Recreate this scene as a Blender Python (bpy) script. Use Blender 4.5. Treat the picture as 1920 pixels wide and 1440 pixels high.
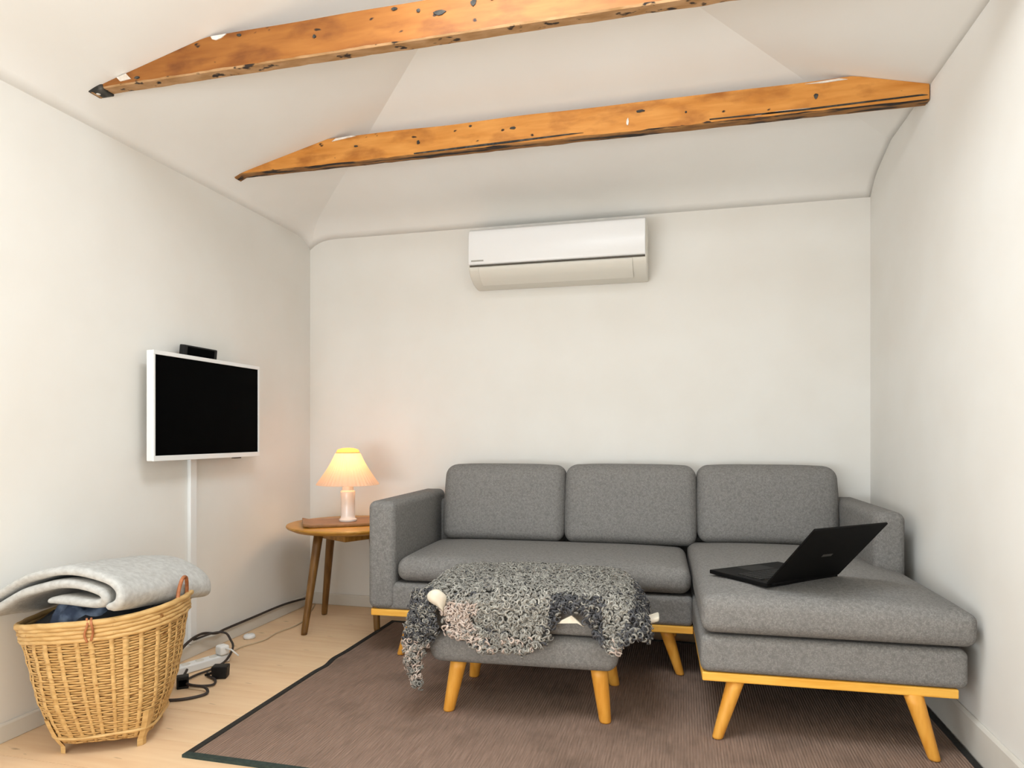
import bpy, bmesh, math, random
import numpy as np
from mathutils import Vector, Matrix, noise
random.seed(7); RNG = np.random.default_rng(7)
for o in list(bpy.data.objects): bpy.data.objects.remove(o)
S = bpy.context.scene; COL = S.collection
PI = math.pi

# ------------------------------------------------------------------ camera, world, lights, exposure
cam_d = bpy.data.cameras.new('camera'); cam = bpy.data.objects.new('camera', cam_d); COL.objects.link(cam)
cam.location = (2.145, -3.594, 1.0); cam.rotation_euler = (PI/2, 0, math.radians(14.16))
cam_d.sensor_width = 36; cam_d.lens = 1264/1920*36; cam_d.shift_y = 95/1920; cam_d.clip_start = .02
S.camera = cam
W = bpy.data.worlds.new('world'); S.world = W; W.use_nodes = True
W.node_tree.nodes['Background'].inputs[0].default_value = (.9, .95, 1, 1)
W.node_tree.nodes['Background'].inputs[1].default_value = .3
def area(name, loc, rot, sx, sy, power, color):
    d = bpy.data.lights.new(name, 'AREA'); d.shape = 'RECTANGLE'; d.size = sx; d.size_y = sy; d.energy = power; d.color = color
    o = bpy.data.objects.new(name, d); COL.objects.link(o); o.location = loc; o.rotation_euler = rot; return o
# daylight: wide window behind the camera (light off the ground outside, so it rises), window left of it; overhead area light is unseen, added to brighten seats and floor
area('window_daylight', (.9, -5.25, .75), (PI/2+.75, 0, 0), 1.9, 1.2, 66, (.84, .93, 1))
area('overhead_fill', (1.5, -2.25, 2.52), (.05, 0, 0), 1.2, .8, 38, (.84, .93, 1))
area('left_window_daylight', (.06, -4.3, .9), (0, -PI/2-.5, 0), 1.3, 1.2, 44, (.84, .93, 1))
S.view_settings.view_transform = 'Standard'; S.view_settings.look = 'None'
S.view_settings.exposure = 0.21; S.view_settings.gamma = 1.0; S.view_settings.use_curve_mapping = False

# ------------------------------------------------------------------ helpers
def lin(r, g, b):
    f = lambda c: (c/255/12.92 if c/255 <= .04045 else ((c/255+.055)/1.055)**2.4)
    return (f(r), f(g), f(b), 1)
def material(name, c1, c2=None, rough=.6, scale=(1, 1, 1), nscale=8, detail=4, lo=.35, hi=.65, bump=0, bscale=None, bdist=.002, spec=.4, coat=0):
    m = bpy.data.materials.new(name); m.use_nodes = True; nt = m.node_tree; b = nt.nodes['Principled BSDF']
    b.inputs['Roughness'].default_value = rough; b.inputs['Specular IOR Level'].default_value = spec
    b.inputs['Base Color'].default_value = c1
    if coat: b.inputs['Coat Weight'].default_value = coat
    if c2 or bump:
        tc = nt.nodes.new('ShaderNodeTexCoord'); mp = nt.nodes.new('ShaderNodeMapping'); mp.inputs['Scale'].default_value = scale
        nt.links.new(tc.outputs['Object'], mp.inputs['Vector'])
    if c2:
        n = nt.nodes.new('ShaderNodeTexNoise'); n.inputs['Scale'].default_value = nscale; n.inputs['Detail'].default_value = detail
        r = nt.nodes.new('ShaderNodeValToRGB'); r.color_ramp.elements[0].position = lo; r.color_ramp.elements[1].position = hi
        r.color_ramp.elements[0].color = c1; r.color_ramp.elements[1].color = c2
        nt.links.new(mp.outputs[0], n.inputs['Vector']); nt.links.new(n.outputs['Fac'], r.inputs[0]); nt.links.new(r.outputs[0], b.inputs['Base Color'])
    if bump:
        n2 = nt.nodes.new('ShaderNodeTexNoise'); n2.inputs['Scale'].default_value = bscale or nscale; n2.inputs['Detail'].default_value = 3
        bp = nt.nodes.new('ShaderNodeBump'); bp.inputs['Strength'].default_value = bump; bp.inputs['Distance'].default_value = bdist
        nt.links.new(mp.outputs[0], n2.inputs['Vector']); nt.links.new(n2.outputs['Fac'], bp.inputs['Height']); nt.links.new(bp.outputs[0], b.inputs['Normal'])
    return m
def overlay(m, color, scale, nscale, lo, hi, detail=3, seed=0.0):
    """mix a further colour over the base colour where a noise passes a threshold (knots, stains, speckles)"""
    nt = m.node_tree; b = nt.nodes['Principled BSDF']; s = b.inputs['Base Color']
    tc = nt.nodes.new('ShaderNodeTexCoord'); mp = nt.nodes.new('ShaderNodeMapping')
    mp.inputs['Scale'].default_value = scale; mp.inputs['Location'].default_value = (seed, seed*1.7, seed*.6)
    n = nt.nodes.new('ShaderNodeTexNoise'); n.inputs['Scale'].default_value = nscale; n.inputs['Detail'].default_value = detail
    r = nt.nodes.new('ShaderNodeValToRGB'); r.color_ramp.elements[0].position = lo; r.color_ramp.elements[1].position = hi
    mx = nt.nodes.new('ShaderNodeMix'); mx.data_type = 'RGBA'
    nt.links.new(tc.outputs['Object'], mp.inputs['Vector']); nt.links.new(mp.outputs[0], n.inputs['Vector'])
    nt.links.new(n.outputs['Fac'], r.inputs[0]); nt.links.new(r.outputs[0], mx.inputs['Factor'])
    if s.is_linked: nt.links.new(s.links[0].from_socket, mx.inputs['A'])
    else: mx.inputs['A'].default_value = s.default_value
    mx.inputs['B'].default_value = color; nt.links.new(mx.outputs['Result'], s)

def link(name, verts, faces, mats, parent=None, smooth=True, mi=None, angle=None):
    me = bpy.data.meshes.new(name); me.from_pydata([tuple(v) for v in verts], [], [tuple(f) for f in faces]); me.update()
    for m in (mats if isinstance(mats, (list, tuple)) else [mats]): me.materials.append(m)
    if smooth: me.polygons.foreach_set('use_smooth', [True]*len(me.polygons))
    if mi is not None: me.polygons.foreach_set('material_index', mi)
    if smooth and angle: me.set_sharp_from_angle(angle=math.radians(angle))
    bm = bmesh.new(); bm.from_mesh(me); bmesh.ops.recalc_face_normals(bm, faces=bm.faces); bm.to_mesh(me); bm.free()
    o = bpy.data.objects.new(name, me); COL.objects.link(o)
    if parent: o.parent = parent
    return o
def thing(name, label, cat, loc=(0, 0, 0), rz=0, group=None):
    o = bpy.data.objects.new(name, None); COL.objects.link(o); o.location = loc; o.rotation_euler = (0, 0, rz); o.empty_display_size = .1
    return tag(o, label, cat, group)
def tag(o, label, cat, group=None):
    o['label'] = label; o['category'] = cat
    if group: o['group'] = group
    return o
def struct(o): o['kind'] = 'structure'; return o
class G:
    def __init__(s): s.v = []; s.f = []
    def add(s, v, f):
        n = len(s.v); s.v += [tuple(x) for x in v]; s.f += [tuple(i+n for i in q) for q in f]; return s
def box(x0, x1, y0, y1, z0, z1):
    v = [(x, y, z) for z in (z0, z1) for y in (y0, y1) for x in (x0, x1)]
    return v, [(0, 2, 3, 1), (4, 5, 7, 6), (0, 1, 5, 4), (2, 6, 7, 3), (0, 4, 6, 2), (1, 3, 7, 5)]
def rbox(x0, x1, y0, y1, z0, z1, r, mid=6, fn=None, seg=4):
    """rounded box; fn(x,y,z, a,b,c in -1..1) may move points (crown, sag, taper)"""
    lo, hi = (x0, y0, z0), (x1, y1, z1)
    def axis(a, b):
        rr = min(r, (b-a)/2*.999); e = [rr*(1-math.cos(PI/2*i/seg)) for i in range(seg)] if seg > 1 else [0]
        e = [rr*(i/seg) for i in range(seg)]
        m = [a+rr+(b-a-2*rr)*i/mid for i in range(mid+1)]
        return [a+t for t in e]+m+[b-t for t in reversed(e)]
    ax = [axis(lo[i], hi[i]) for i in range(3)]; idx = {}; v = []; f = []
    def vid(i, j, k):
        if (i, j, k) not in idx:
            p = [ax[0][i], ax[1][j], ax[2][k]]
            rr = [min(r, (hi[q]-lo[q])/2*.999) for q in range(3)]; rm = min(rr)
            cc = [min(max(p[q], lo[q]+rm), hi[q]-rm) for q in range(3)]
            d = [p[q]-cc[q] for q in range(3)]; L = math.sqrt(sum(t*t for t in d)) or 1
            p2 = [cc[q]+d[q]/L*rm if L > 1e-9 else p[q] for q in range(3)]
            if fn:
                n = [(p2[q]-(lo[q]+hi[q])/2)/((hi[q]-lo[q])/2) for q in range(3)]
                p2 = fn(*p2, *n)
            idx[(i, j, k)] = len(v); v.append(tuple(p2))
        return idx[(i, j, k)]
    N = [len(a)-1 for a in ax]
    for i in range(N[0]):
        for j in range(N[1]):
            for k in (0, N[2]): f.append((vid(i, j, k), vid(i+1, j, k), vid(i+1, j+1, k), vid(i, j+1, k)))
    for i in range(N[0]):
        for k in range(N[2]):
            for j in (0, N[1]): f.append((vid(i, j, k), vid(i+1, j, k), vid(i+1, j, k+1), vid(i, j, k+1)))
    for j in range(N[1]):
        for k in range(N[2]):
            for i in (0, N[0]): f.append((vid(i, j, k), vid(i, j+1, k), vid(i, j+1, k+1), vid(i, j, k+1)))
    return v, f
def spline(pts, n=8, closed=False):
    P = [Vector(p) for p in pts]; out = []; m = len(P)
    rng = range(m if closed else m-1)
    for i in rng:
        a = P[(i-1) % m] if closed or i > 0 else P[0]*2-P[1]
        b = P[i]; c = P[(i+1) % m]
        d = P[(i+2) % m] if closed or i+2 < m else P[-1]*2-P[-2]
        for k in range(n):
            t = k/n
            out.append(.5*((2*b)+(c-a)*t+(2*a-5*b+4*c-d)*t*t+(3*b-a-3*c+d)*t**3))
    if not closed: out.append(P[-1].copy())
    return out
def tube(pts, r, sides=8, closed=False, flat=1.0, up=(0, 0, 1)):
    """r: number or list; flat squashes the section along 'up'"""
    P = [Vector(p) for p in pts]; n = len(P); v = []; f = []
    R = r if isinstance(r, (list, tuple)) else [r]*n
    N = None
    for i in range(n):
        t = (P[(i+1) % n]-P[i-1]) if closed else (P[min(i+1, n-1)]-P[max(i-1, 0)])
        t.normalize()
        if N is None:
            N = Vector(up)-t*t.dot(Vector(up))
            if N.length < 1e-3: N = t.orthogonal()
        N = N-t*t.dot(N); N.normalize(); B = t.cross(N)
        for k in range(sides):
            a = 2*PI*k/sides
            v.append(P[i]+N*math.cos(a)*R[i]*flat+B*math.sin(a)*R[i])
    for i in range(n if closed else n-1):
        for k in range(sides):
            a, b = i*sides+k, i*sides+(k+1) % sides; j = (i+1) % n
            f.append((a, b, j*sides+(k+1) % sides, j*sides+k))
    if not closed: f += [tuple(range(sides-1, -1, -1)), tuple((n-1)*sides+k for k in range(sides))]
    return v, f
def lathe(prof, n=32, c=(0, 0), pleat=0):
    v = []; f = []
    for (r, z) in prof:
        for k in range(n):
            a = 2*PI*k/n; rr = r*(1+(pleat if k % 2 else -pleat)); v.append((c[0]+rr*math.cos(a), c[1]+rr*math.sin(a), z))
    for i in range(len(prof)-1):
        for k in range(n): f.append((i*n+k, i*n+(k+1) % n, (i+1)*n+(k+1) % n, (i+1)*n+k))
    return v, f
def capped(prof, n=32, c=(0, 0)):
    v, f = lathe(prof, n, c); m = len(prof); f.append(tuple(range(n-1, -1, -1))); f.append(tuple((m-1)*n+k for k in range(n))); return v, f
def leg_mesh(top, foot, r0, r1, over=.0, n=16):
    """tapered round leg from top centre to a flat-cut foot"""
    t = Vector(top); b = Vector(foot); v = []; f = []
    for i in range(7):
        s = i/6; p = t.lerp(b, s); r = r0+(r1-r0)*s
        if i == 6: r *= .93
        if i == 5: p = t.lerp(b, .97); r = r0+(r1-r0)*.97
        for k in range(n): v.append((p.x+r*math.cos(2*PI*k/n), p.y+r*math.sin(2*PI*k/n), p.z))
    for i in range(6):
        for k in range(n): f.append((i*n+k, i*n+(k+1) % n, (i+1)*n+(k+1) % n, (i+1)*n+k))
    f += [tuple(range(n)), tuple(6*n+k for k in range(n-1, -1, -1))]
    return v, f
def extrude(poly, axis, a, b):
    """closed 2-D polygon extruded along x ('x': poly is (y,z)) or y ('y': poly is (x,z)) or z"""
    n = len(poly); v = []
    for t in (a, b):
        for p, q in poly: v.append({'x': (t, p, q), 'y': (p, t, q), 'z': (p, q, t)}[axis])
    f = [(i, (i+1) % n, n+(i+1) % n, n+i) for i in range(n)]+[tuple(range(n-1, -1, -1)), tuple(range(n, 2*n))]
    return v, f
def bevel(o, w=.004, seg=2, ang=40):
    m = o.modifiers.new('bevel', 'BEVEL'); m.width = w; m.segments = seg; m.limit_method = 'ANGLE'; m.angle_limit = math.radians(ang); return o

# ------------------------------------------------------------------ materials
m_wall = material('white_wall_paint', lin(238, 235, 229), lin(235, 231, 224), .85, nscale=3, bump=.15, bscale=120, bdist=.0006, spec=.2)
m_ceil = material('white_ceiling_paint', lin(243, 241, 237), lin(240, 237, 232), .88, nscale=2.5, bump=.12, bscale=90, bdist=.0006, spec=.2)
m_trim = material('white_trim_paint', lin(226, 221, 211), lin(221, 214, 203), .5, nscale=4)
m_plank = material('pale_pine_floor', lin(234, 196, 154), lin(244, 212, 172), .55, scale=(1.2, 14, 14), nscale=2.2, detail=6, lo=.3, hi=.7, bump=.1, bscale=6, bdist=.0008)
overlay(m_plank, lin(168, 132, 94), (3.5, 9, 9), 2.6, .70, .78, 2, 3.1)
overlay(m_plank, lin(216, 180, 150), (.9, .9, .9), 1.4, .45, .75, 2, 8.3)
m_bed = material('dark_gap', lin(120, 96, 70), rough=.9)
m_fab = material('grey_woven_upholstery', lin(118, 115, 112), lin(146, 143, 139), .95, nscale=260, detail=2, lo=.3, hi=.7, bump=.5, bscale=420, bdist=.0012, spec=.15)
overlay(m_fab, lin(114, 111, 108), (1, 1, 1), 95, .45, .75, 5, 2.0)
m_oak = material('honey_oak', lin(222, 150, 52), lin(236, 170, 72), .45, scale=(6, 6, 1), nscale=9, detail=5)
m_rail = material('honey_oak_rail', lin(238, 170, 62), lin(248, 190, 84), .45, scale=(1, 8, 8), nscale=7, detail=5)
m_table = material('oiled_oak_table', lin(150, 104, 42), lin(184, 134, 62), .4, scale=(2, 9, 2), nscale=8, detail=5)
m_tabletop = material('oiled_oak_top', lin(178, 126, 46), lin(200, 146, 62), .35, scale=(2, 12, 2), nscale=6, detail=5)
m_tleg = material('brown_oak_leg', lin(108, 74, 34), lin(134, 96, 48), .42, scale=(8, 8, 1), nscale=8, detail=4)
m_board = material('brown_wood_board', lin(128, 88, 44), lin(150, 108, 62), .4, scale=(3, 14, 3), nscale=6, detail=4)
m_white = material('white_plastic', lin(240, 240, 238), rough=.32)
m_ac = material('white_gloss_plastic', lin(244, 243, 242), rough=.25)
m_ac2 = material('matt_white_plastic', lin(226, 221, 210), rough=.45)
m_dark = material('dark_slot', lin(84, 78, 68), rough=.7)
m_mark = material('grey_print', lin(176, 172, 164), rough=.5)
m_screen = material('black_screen', (.0012, .0012, .0013, 1), rough=.6, spec=.02)
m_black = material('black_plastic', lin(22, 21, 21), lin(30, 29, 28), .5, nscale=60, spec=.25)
m_lapt = material('black_laptop_shell', lin(11, 10, 10), lin(14, 13, 13), .6, nscale=40, spec=.1)
m_keys = material('black_keys', lin(30, 30, 30), rough=.6, spec=.2)
m_key2 = material('dark_grey_logo', lin(58, 56, 55), rough=.4)
m_cord = material('dark_cable_rubber', lin(58, 50, 46), rough=.6)
m_wcord = material('cream_cable', lin(205, 182, 150), rough=.6)
m_ceram = material('white_glazed_ceramic', lin(238, 228, 220), rough=.22, coat=.3)
m_cane = material('bamboo_cane', lin(196, 154, 94), lin(222, 184, 124), .5, scale=(3, 3, 12), nscale=7, detail=4, lo=.3, hi=.7)
overlay(m_cane, lin(150, 98, 42), (1, 1, 1), 38, .66, .76, 3, 1.3)
m_weave = material('woven_bamboo', lin(186, 142, 82), lin(218, 178, 116), .55, scale=(4, 4, 30), nscale=7, detail=4, lo=.3, hi=.7)
overlay(m_weave, lin(128, 82, 34), (1, 1, 3), 30, .60, .72, 3, 5.0)
m_copper = material('copper_brown_handle', lin(190, 122, 80), lin(150, 88, 52), .4, nscale=40)
m_cloth = material('charcoal_clothing', lin(24, 25, 29), lin(40, 42, 48), .9, nscale=14, bump=.4, bscale=60)
m_navy = material('navy_blue_clothing', lin(40, 52, 74), lin(116, 130, 152), .8, nscale=16, detail=3, lo=.42, hi=.68, bump=.3, bscale=60)
m_blank = material('pale_grey_fleece', lin(200, 199, 195), lin(184, 182, 178), .95, nscale=60, bump=.6, bscale=220, bdist=.002, spec=.1)
m_hide = material('cream_sheep_hide', lin(232, 224, 205), lin(214, 200, 180), .8, nscale=18)
m_woolb = material('wool_undercoat', lin(78, 76, 73), lin(104, 100, 96), .95, nscale=50)
WOOL = [material('grey_wool', lin(160, 156, 148), lin(138, 134, 127), .85, nscale=60, spec=.3),
        material('light_grey_wool', lin(184, 180, 171), lin(164, 160, 151), .85, nscale=60, spec=.3),
        material('charcoal_wool', lin(74, 74, 78), lin(98, 97, 98), .85, nscale=60, spec=.3),
        material('pinkish_beige_wool', lin(212, 196, 184), lin(188, 168, 156), .85, nscale=60, spec=.3)]
m_bind = material('dark_binding_tape', lin(34, 32, 30), lin(46, 44, 40), .85, nscale=80)
m_bindg = material('dark_green_binding_tape', lin(40, 52, 48), lin(52, 64, 58), .85, nscale=80)
# rug: close ribs running along y, brown with grey flecks
m_rug = material('brown_ribbed_sisal', lin(130, 108, 94), lin(160, 134, 118), .95, scale=(60, 3.2, 1), nscale=3.4, detail=5, lo=.3, hi=.7, spec=.1)
overlay(m_rug, lin(150, 130, 118), (130, 9, 1), 1.6, .62, .78, 3, 4.0)
overlay(m_rug, lin(106, 88, 76), (1, 1, 1), 6, .5, .9, 4, 9.0)
nt = m_rug.node_tree; wv = nt.nodes.new('ShaderNodeTexWave'); wv.inputs['Scale'].default_value = 34; wv.inputs['Distortion'].default_value = .6; wv.inputs['Detail'].default_value = 2
tc = nt.nodes.new('ShaderNodeTexCoord'); bp = nt.nodes.new('ShaderNodeBump'); bp.inputs['Strength'].default_value = .55; bp.inputs['Distance'].default_value = .004
nt.links.new(tc.outputs['Object'], wv.inputs['Vector']); nt.links.new(wv.outputs['Fac'], bp.inputs['Height']); nt.links.new(bp.outputs[0], nt.nodes['Principled BSDF'].inputs['Normal'])
def beam_wood(nm, a, b, c):
    m = material(nm, a, b, .6, scale=(1.2, 9, 9), nscale=4, detail=6, lo=.3, hi=.7, bump=.3, bscale=8, bdist=.002)
    overlay(m, c, (2.2, 2.2, 5), 3.2, .48, .74, 5, 1.7); overlay(m, lin(48, 30, 18), (5, 5, 9), 3.1, .70, .735, 2, 6.1); return m
# beams: orange pine with knots, grain along x
m_beam1 = beam_wood('aged_pine_darkened', lin(140, 82, 28), lin(166, 106, 46), lin(112, 60, 20))  # near beam's pine darkened to offset the stronger light falling on it
m_beam = beam_wood('aged_pine_lightened', lin(196, 124, 46), lin(222, 154, 76), lin(160, 94, 32))  # far beam's pine lightened, as less light reaches it
m_beamu = material('sawn_beam_underside', lin(186, 146, 104), lin(160, 118, 72), .75, scale=(3, 8, 8), nscale=5, detail=5, bump=.4, bscale=14)
overlay(m_beamu, lin(46, 34, 26), (9, 16, 16), 2.3, .60, .66, 3, 2.4)
m_beamu2 = material('charred_beam_underside', lin(158, 112, 60), lin(128, 86, 44), .75, scale=(3, 8, 8), nscale=5, detail=5, bump=.4, bscale=14)
overlay(m_beamu2, lin(40, 29, 22), (3, 22, 22), 2.2, .50, .57, 3, 4.4)
m_beamw = material('flaked_white_paint', lin(236, 230, 222), lin(216, 200, 182), .8, nscale=40)
m_char = material('blackened_wood', lin(44, 42, 38), lin(86, 82, 76), .8, nscale=30, lo=.45, hi=.7)

# ------------------------------------------------------------------ the room
RW, RY = 3.03, -5.4
def ceil_z(x, y):
    z = min(2.207+.245*x, 2.207+.245*(-y), 2.207+.245*(3.36-x))
    for d in (x, -y):
        if d < .21: z -= .055*(1-max(d, 0)/.22)**3.6
    return z
struct(link('wall_left', *box(-.12, 0, RY-.12, .12, -.1, 2.75), m_wall, smooth=False))
struct(link('wall_right', *box(RW, RW+.12, RY-.12, .12, -.1, 2.75), m_wall, smooth=False))
struct(link('wall_back', *box(0, RW, 0, .12, -.1, 2.75), m_wall, smooth=False))
struct(link('wall_front', *box(0, RW, RY-.12, RY, -.1, 2.75), m_wall, smooth=False))
st = .03; nx, ny = 101, 180; v = []; f = []
for j in range(ny+1):
    for i in range(nx+1): v.append((i*st, -j*st, ceil_z(i*st, -j*st)))
for j in range(ny):
    for i in range(nx):
        a, b, c, d = j*(nx+1)+i, j*(nx+1)+i+1, (j+1)*(nx+1)+i+1, (j+1)*(nx+1)+i
        if i < 56: f += [(a, b, c), (a, c, d)]
        else: f += [(a, b, d), (b, c, d)]
ce = struct(link('ceiling', v, f, m_ceil, angle=13))
sd = ce.modifiers.new('thickness', 'SOLIDIFY'); sd.thickness = .02; sd.offset = 1
# floor of wide pale planks laid along x
fl = struct(link('floor', *box(0, RW, RY, 0, -.1, -.02), m_bed, smooth=False))
pw = .216; k = 0; y = 0.0
while y > RY+.01:
    y2 = max(y-pw, RY); cut = [0, RW] if k % 2 else [0, 1.25+.5*random.random(), RW]
    for a, b in zip(cut[:-1], cut[1:]):
        g = .0006; lift = random.uniform(-.0004, .0002)
        p = link('plank', [(q[0], q[1], q[2]) for q in box(0, b-a-2*g, 0, y-y2-2*g, -.02, lift)[0]], box(0, 1, 0, 1, 0, 1)[1], m_plank, fl, smooth=False)
        p.location = (a+g, y2+g, 0)
    y = y2; k += 1
def skirting(name, poly, axis, a, b): return struct(bevel(link(name, *extrude(poly, axis, a, b), m_trim, smooth=False), .003))
skirting('baseboard_left', [(0, 0), (.012, 0), (.012, .055), (.008, .062), (0, .062)], 'y', RY, -.012)
skirting('baseboard_back', [(0, 0), (-.012, 0), (-.012, .058), (-.008, .065), (0, .065)], 'x', .012, RW-.012)
skirting('baseboard_right', [(RW, 0), (RW-.013, 0), (RW-.013, .112), (RW-.006, .122), (RW, .122)], 'y', RY, -.012)

# ------------------------------------------------------------------ exposed beams
def beam(label, yf, x0, x1, under, seed, end_left_dark):
    t = thing('exposed_beam', label, 'beam', (0, yf, 0))
    th = .046; zb = 2.23; n = 90; top = []; bot = []
    rnd = random.Random(seed)
    xs = [x0+(x1-x0)*i/n for i in range(n+1)]; v = []; f = []; mi = []
    for i, x in enumerate(xs):
        zt = min(2.348+.004*noise.noise((x*3, seed, 0)), ceil_z(x, yf)-.001)
        j1 = .006*noise.noise((x*9, seed, 1))+.003*rnd.uniform(-1, 1); j2 = .004*noise.noise((x*7, seed, 5))
        zl = min(zb, zt-.004)
        v += [(x, 0, zt), (x, 0+.0, zl+.004+j1*.5), (x, .004+j2*.4, zl-.001+j2*.3), (x, th+j2*.5, zl+j1*.3), (x, th, zt)]
    for i in range(n):
        a = i*5; b = a+5
        for q in range(4): f.append((a+q, b+q, b+q+1, a+q+1)); mi.append(0 if q in (0, 3) else 1)
        f.append((a+4, b+4, b, a)); mi.append(0)
    f += [(4, 3, 2, 1, 0), tuple(n*5+q for q in range(5))]; mi += [0, 0]
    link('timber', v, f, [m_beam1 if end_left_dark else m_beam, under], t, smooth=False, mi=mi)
    return t
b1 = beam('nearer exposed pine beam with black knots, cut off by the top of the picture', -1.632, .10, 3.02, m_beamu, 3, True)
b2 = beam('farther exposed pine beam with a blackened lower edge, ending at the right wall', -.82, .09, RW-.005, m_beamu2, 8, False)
def patch(name, parent, pts, m, y=-.0015, t=.0015):
    n = len(pts); v = [(x, y-t, z) for x, z in pts]+[(x, y+t, z) for x, z in pts]
    return link(name, v, [tuple(range(n)), tuple(range(2*n-1, n-1, -1))]+[(i, (i+1) % n, n+(i+1) % n, n+i) for i in range(n)], m, parent, smooth=False)
# blackened end, flaked paint and dark knots of the near beam
link('charred_end', *rbox(.078, .155, -.004, .05, 2.222, 2.242, .003, 2), m_char, b1)['label'] = 'blackened beam end with a pale nail head'
link('nail_head', *capped([(.001, 2.2205), (.007, 2.2205), (.007, 2.2225)], 10, (.115, .02)), m_beamw, b1)
def blob(cx, cz, w, h, seed, n=11):
    r = random.Random(seed); return [(cx+w*math.cos(2*PI*i/n)*r.uniform(.7, 1.15), cz+h*math.sin(2*PI*i/n)*r.uniform(.7, 1.15)) for i in range(n)]
patch('paint_flake', b1, [(.215, 2.257), (.255, 2.2655), (.275, 2.245), (.23, 2.242)], m_beamw)
patch('paint_flake', b1, [(.60, 2.346), (.66, 2.346), (.64, 2.335), (.62, 2.331), (.605, 2.336)], m_beamw)
for i, (x, z, w, h) in enumerate([(1.42, 2.302, .020, .008), (1.53, 2.316, .010, .011), (1.59, 2.320, .008, .007), (1.70, 2.336, .022, .007), (1.27, 2.336, .012, .005), (1.35, 2.318, .006, .006),
                                  (.99, 2.29, .006, .006), (.30, 2.246, .012, .005), (.71, 2.335, .010, .005)]):
    patch('knot', b1, blob(x, z, w, h, i), m_char)
for i, (x, z, w, h) in enumerate([(1.02, 2.285, .008, .010), (1.45, 2.30, .014, .006), (1.98, 2.31, .02, .006), (2.16, 2.285, .005, .004), (2.64, 2.29, .008, .012), (.72, 2.30, .012, .004), (1.26, 2.33, .007, .004)]):
    patch('knot', b2, blob(x, z, w, h, 40+i), m_char)
patch('paint_flake', b2, [(.60, 2.333), (.72, 2.345), (.70, 2.349), (.62, 2.345)], m_beamw)
patch('paint_flake', b2, blob(1.93, 2.272, .006, .016, 71), m_beamw)
patch('paint_flake', b2, [(2.60, 2.340), (2.72, 2.346), (2.75, 2.339), (2.66, 2.336)], m_beamw)
patch('paint_flake', b2, [(2.42, 2.241), (2.56, 2.243), (2.62, 2.247), (2.50, 2.2475)], m_beamw)
# long dark shake along the lower arris of the far beam
patch('dark_crack', b2, [(1.0, 2.240), (1.3, 2.246), (1.7, 2.250), (1.75, 2.247), (1.4, 2.238), (1.0, 2.235)], m_char)
patch('dark_crack', b2, [(2.25, 2.247), (2.6, 2.246), (3.0, 2.252), (3.02, 2.247), (2.6, 2.240), (2.25, 2.243)], m_char)

# ------------------------------------------------------------------ air conditioner on the back wall
ac = thing('air_conditioner', 'white split air conditioner mounted high on the back wall above the sofa', 'air conditioner', (1.05, 0, 0))
AW = .925
body = [(-.002, 2.070), (-.15, 2.074), (-.185, 2.066), (-.192, 1.90), (-.192, 1.878), (-.185, 1.862), (-.155, 1.832), (-.105, 1.808), (-.04, 1.797), (-.002, 1.797)]
bevel(link('casing', *extrude(body, 'x', 0, AW), m_ac2, ac, angle=35), .006, 3, 30)
fp = [(-.15, 2.086), (-.178, 2.084), (-.196, 2.072), (-.203, 2.05), (-.206, 1.97), (-.204, 1.902), (-.199, 1.894), (-.186, 1.894), (-.186, 2.06)]
bevel(link('front_panel', *extrude(fp, 'x', .002, AW-.006), m_ac, ac, angle=35), .004, 3, 30)
link('air_slot', *extrude([(-.1935, 1.893), (-.1985, 1.891), (-.1975, 1.884), (-.190, 1.884)], 'x', .008, AW-.008), m_dark, ac, smooth=False)
vane = [(-.1965, 1.880), (-.1915, 1.859), (-.160, 1.8255), (-.109, 1.8005), (-.104, 1.808), (-.153, 1.834), (-.183, 1.863), (-.188, 1.880)]
bevel(link('louver_flap', *extrude(vane, 'x', .055, AW-.07), m_ac2, ac, angle=40), .0015, 2)
link('logo_mark', *box(.018, .085, -.2055, -.2042, 1.909, 1.917), m_mark, ac, smooth=False)['label'] = 'small grey maker mark at the lower left corner'

# ------------------------------------------------------------------ television on the left wall
tv = thing('television', 'flat television with white frame and black screen on the left wall', 'television', (0, -.985, 0))
TY0, TY1, TZ0, TZ1 = -.350, .347, .893, 1.340
bevel(link('frame', *box(.064, .094, TY0, TY1, TZ0, TZ1), m_white, tv, smooth=False), .004, 3)
for nm, bx in (('bezel', (.092, .1, TY0, TY1, TZ1-.017, TZ1)), ('bezel', (.092, .1, TY0, TY1, TZ0, TZ0+.022)), ('bezel', (.092, .1, TY0, TY0+.010, TZ0+.022, TZ1-.017)), ('bezel', (.092, .1, TY1-.012, TY1, TZ0+.022, TZ1-.017))):
    bevel(link(nm, *box(*bx), m_white, tv, smooth=False), .0015)
link('screen', *box(.0935, .0965, TY0+.010, TY1-.012, TZ0+.022, TZ1-.017), m_screen, tv, smooth=False)
link('wall_mount', *box(.0, .066, -.12, .12, 1.0, 1.22), m_black, tv, smooth=False)
link('sensor', *box(.07, .086, .17, .22, TZ0-.006, TZ0+.001), m_dark, tv, smooth=False)
rt = thing('set_top_box', 'small black box standing up behind the top edge of the television', 'media box', (0, -1.010, 1.335))
bevel(link('shell', *extrude([(.030, -.005), (.056, -.005), (.062, .055), (.036, .058)], 'y', -.108, .108), m_black, rt, smooth=False), .005, 3)
link('front_face', *extrude([(.0572, .004), (.0588, .004), (.0634, .048), (.0614, .048)], 'y', -.085, .085), m_screen, rt, smooth=False)['label'] = 'glossy black front face'
du = thing('cable_duct', 'white vertical cable duct running down the left wall below the television', 'cable duct', (0, -1.007, 0))
bevel(link('cover', *box(.0, .018, -.021, .021, .064, .892), m_white, du, smooth=False), .003)
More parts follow.
